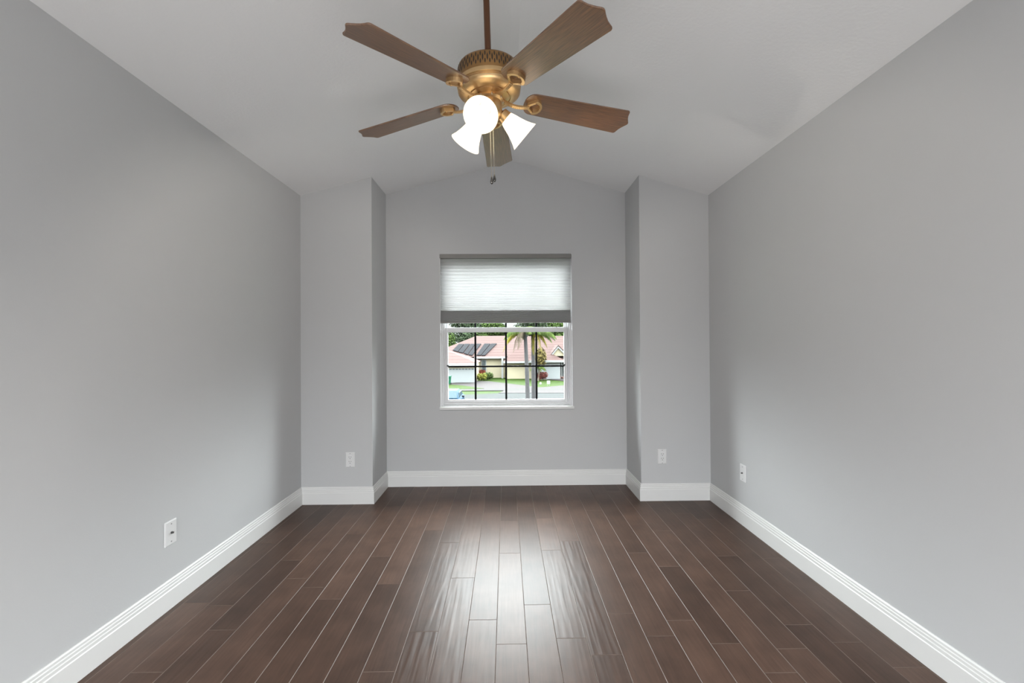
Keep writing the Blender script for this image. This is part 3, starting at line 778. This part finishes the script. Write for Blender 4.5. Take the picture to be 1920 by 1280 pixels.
# ---- palms
def frond(m, origin, ang, length, lift, droop, rnd, mi, leaf=.55):
    n_ = 22; dirh = Vector((math.cos(ang), math.sin(ang), 0)); pts = []
    for k in range(n_+1):
        t_ = k/n_; pts.append(Vector(origin)+dirh*(length*t_*(1-.18*t_*droop/2))+Vector((0, 0, lift*t_-droop*t_*t_)))
    side = Vector((-dirh.y, dirh.x, 0))
    for k in range(2, n_+1):
        p = pts[k]; tn = (pts[k]-pts[k-1]).normalized(); L = leaf*math.sin(PI*min(.98, .18+.8*k/n_))+.12
        for s_ in (-1, 1):
            for q in range(3):
                dr = (side*s_*(.55+.2*rnd.random())+tn*.45+Vector((0, 0, -.75-.5*rnd.random()))).normalized()
                b_ = p+tn*(q*.33*length/n_); wv = tn*.030
                m.face([b_-wv, b_+wv, b_+dr*L*.6+wv*.6+Vector((0,0,-.02)), b_+dr*L+Vector((0, 0, -.12*L))], mi)
    i0 = pts[0]
    m.tube(pts, [.035*(1-.8*k/n_) for k in range(n_+1)], 5, mi)
def palm(label, bx, tx, pw, Yp, ztop, fr, seed):
    rnd = random.Random(seed)
    t = thing('palm_tree', label, 'palm tree', (bx, Yp, GZ), group='palms in the front yard')
    H_ = ztop-GZ; dx = tx-bx
    m = MB(); pts = []; rs_ = []
    for k in range(25):
        f = k/24; pts.append((dx*f*f*.5+dx*f*.5, 0, H_*f-.1)); rs_.append(pw*(1.15-.35*f)*(1+.03*math.sin(k*2.4)))
    m.tube(pts, rs_, 14); m.build('trunk', trunkM, t, smooth=True)
    for (ang, ln, lift, dr, mi) in fr:
        m = MB(); frond(m, (dx, 0, H_-.15), math.radians(ang), ln, lift, dr, rnd, 0); m.build('frond', [frondM, frondY, frondB][mi], t, fix=False)
YP = 32.0
palm('grey palm trunk with drooping green and yellow fronds, left of the pair', ux(989.5, YP)+.0, ux(984.5, YP), .155, YP, 2.55,
     [(180, 2.0, .5, 2.1, 1), (170, 1.7, .4, 1.4, 0), (200, 1.9, .8, 1.5, 0), (215, 1.3, .3, 1.9, 2), (235, 1.1, .1, 1.5, 2), (160, 1.5, .9, 1.3, 0), (100, 1.6, .8, 1.3, 0), (20, 1.4, .8, 1.1, 0), (330, 1.2, .8, 1.0, 0), (290, 1.3, .6, .9, 0), (60, 1.6, .8, 1.2, 0)], 4)
palm('grey palm trunk with drooping fronds, right of the pair', ux(1000.5, YP+1), ux(999.3, YP+1), .165, YP+1, 2.5,
     [(350, 1.7, .7, 1.6, 0), (5, 1.3, .3, 1.6, 1), (340, 2.1, .9, 1.5, 0), (20, 2.2, .9, 1.6, 0), (270, .7, .1, 1.9, 1), (315, 1.0, .2, 1.7, 1), (180, 1.4, .7, 1.0, 0), (140, 1.5, .8, 1.2, 0), (70, 1.6, .8, 1.2, 0), (225, 1.2, .8, 1.1, 0)], 9)
# small ornamental palm by the right garage
x, y = gnd(1009, 713)
t = thing('ornamental_palm', 'small bushy palm with a rusty brown crown by the right garage', 'palm tree', (x, y, GZ))
m = MB(); m.tube([(0, 0, -.1), (.15, 0, 1.2), (0, 0, 2.3)], [.13, .10, .09], 8); m.build('trunk', barkM, t, smooth=True)
rnd = random.Random(5); m = MB(); leaf_blob(m, (.35, 0, 3.2), (.85, .8, 1.35), 1100, .16, rnd); m.build('crown', mat('rusty_leaves', (0.0792, 0.0634, 0.0238), .8, spec=.05, noise=(2, .45)), t, fix=False)
m = MB()
for k in range(10): frond(m, (0, 0, 2.0), k*.63, 1.2, .3, .9, rnd, 0, .3)
m.build('lower_fronds', frondM, t, fix=False)
# shrubs
shrub('red leaved shrub at the corner of the left garage', 903, 708.6, 1.2, 1.25, shrubR, 1)
shrub('yellow green rounded shrub in front of the red one', 902.5, 713.4, 1.45, 1.05, shrubY, 2)
shrub('dark green rounded shrub right of the yellow green one', 914.5, 711.6, 1.5, 1.05, shrubG, 3)
shrub('dark red shrub beside the small palm and right garage', 1016, 712.6, 1.5, 1.2, mat('shrub_dark_red', (0.0752, 0.0238, 0.0198), .8, spec=.05, noise=(4, .5)), 4)
# green bin
x, y = gnd(841.5, 720.5)
t = thing('wheeled_bin', 'green wheeled bin at the left edge of the white garage door', 'bin', (x, y-.3, GZ+.025))
binM = mat('green_plastic', (0.0119, 0.0634, 0.0356), .5, spec=.05, noise=(5, .1))
m = MB(); i = 0; m.v = [(-.24,-.26,.08),(.24,-.26,.08),(.24,.26,.08),(-.24,.26,.08),(-.33,-.36,1.0),(.33,-.36,1.0),(.33,.36,1.0),(-.33,.36,1.0)]
m.f = [(0,3,2,1),(4,5,6,7),(0,1,5,4),(1,2,6,5),(2,3,7,6),(3,0,4,7)]; m.mi = [0]*6; m.build('body', binM, t, bevel=.02)
m = MB(); m.prism([(-.40, 1.0), (.42, 1.0), (.40, 1.06), (0, 1.12), (-.38, 1.06)], 'x', -.35, .35); m.build('lid', binM, t, bevel=.01)
for s_ in (-1, 1):
    m = MB(); m.lathe([(.12, -.03), (.12, .03)], 16, (s_*.27, .28, .12), Matrix.Rotation(PI/2, 3, 'Y')); m.build('wheel', blackM, t)
# white things on the right lawn
x, y = gnd(1028.5, 722.8)
t = thing('yard_sign', 'small white yard sign on the right lawn', 'sign', (x, y, GZ-.02))
m = MB(); m.box(-.20, .20, -.015, .015, .22, .62); m.build('sign_panel', whiteS, t, bevel=.005)
for s_ in (-.12, .12):
    m = MB(); m.box(s_-.012, s_+.012, -.012, .012, -.05, .24); m.build('stake', whiteS, t)
x, y = gnd(1013.5, 719.8)
o = MB().lathe([(.10, -.05), (.13, .05), (.11, .2), (.04, .25)], 12).build('utility_marker', whiteS); o.location = (x, y, GZ-.02); tag(o, 'small white round utility marker on the lawn right of the palms', 'utility marker')

# ---- car, facing away, on the near side of the street
car = thing('car', 'light blue car parked on the street at the lower left of the window', 'car', (-4.30, 33.0, GZ))
carM = mat('blue_car_paint', (0.0048, 0.0221, 0.0425), .6, spec=.03, noise=(2, .03))
def loft(m, secs):
    """secs: list of (y, [(x,z)...]) cross sections"""
    n_ = len(secs[0][1]); i = len(m.v)
    for y, pr in secs: m.v += [(x, y, z) for x, z in pr]
    for j in range(len(secs)-1):
        for k in range(n_):
            k2 = (k+1) % n_; m.f.append((i+j*n_+k, i+j*n_+k2, i+(j+1)*n_+k2, i+(j+1)*n_+k)); m.mi.append(0)
    m.f.append(tuple(i+k for k in range(n_))); m.mi.append(0); m.f.append(tuple(i+(len(secs)-1)*n_+k for k in range(n_))); m.mi.append(0)
def sec(w, z0, z1, r=.12):
    return [(-w+r*.6, z0), (w-r*.6, z0), (w, z0+r), (w, z1-r), (w-r, z1), (-w+r, z1), (-w, z1-r), (-w, z0+r)]
m = MB(); loft(m, [(-2.2, sec(.72, .35, .70)), (-2.0, sec(.86, .25, .90)), (-1.2, sec(.90, .22, .98)), (1.0, sec(.90, .22, 1.0)), (1.7, sec(.88, .24, .98)), (2.2, sec(.78, .3, .85))]); m.build('body', carM, car, smooth=True)
m = MB(); loft(m, [(-1.55, sec(.76, .9, .97, .03)), (-.75, sec(.66, .9, 1.44, .14)), (.9, sec(.66, .9, 1.46, .14)), (1.75, sec(.76, .9, .99, .03))]); cabin = m.build('cabin', carM, car, smooth=True)
winM = mat('car_glass', (0.0175, 0.0325, 0.04), .4, spec=.04, noise=(2, .05))
m = MB()
def quadz(p): m.face(p)
# rear and front screens sit just proud of the cabin
quadz([(-.66, -1.50, .985), (.66, -1.50, .985), (.52, -.79, 1.405), (-.52, -.79, 1.405)])
ws = m.build('rear_window', winM, cabin, fix=False)
for v in ws.data.vertices: v.co += Vector((0, -.03, .035))
sm = ws.modifiers.new('solid', 'SOLIDIFY'); sm.thickness = .02
for s_ in (-1, 1):
    m = MB(); m.prism([(-1.2, 1.02), (-.72, 1.33), (.85, 1.35), (1.35, 1.03)], 'x', s_*.70, s_*.735); m.build('side_window', winM, cabin)
    m = MB(); m.box(s_*.92, s_*1.08, -.75, -.60, .98, 1.12); m.build('wing_mirror', blackM, car, bevel=.03)
    m = MB(); m.box(min(s_*.86, s_*.55), max(s_*.86, s_*.55), -2.12, -1.98, .68, .82); m.build('light_cluster', mat('car_lamp', (.5, .5, .5), .2, noise=(5, .1)), car, bevel=.02)
    for yy in (-1.35, 1.35):
        m = MB(); m.lathe([(.20, -.11), (.33, -.10), (.33, .10), (.20, .11)], 24, (s_*.80, yy, .33), Matrix.Rotation(PI/2, 3, 'Y')); wh = m.build('wheel', blackM, car, smooth=True)
        m = MB(); m.lathe([(.19, -.115), (.19, .115)], 16, (s_*.80, yy, .33), Matrix.Rotation(PI/2, 3, 'Y')); m.build('hub', screwM, wh)
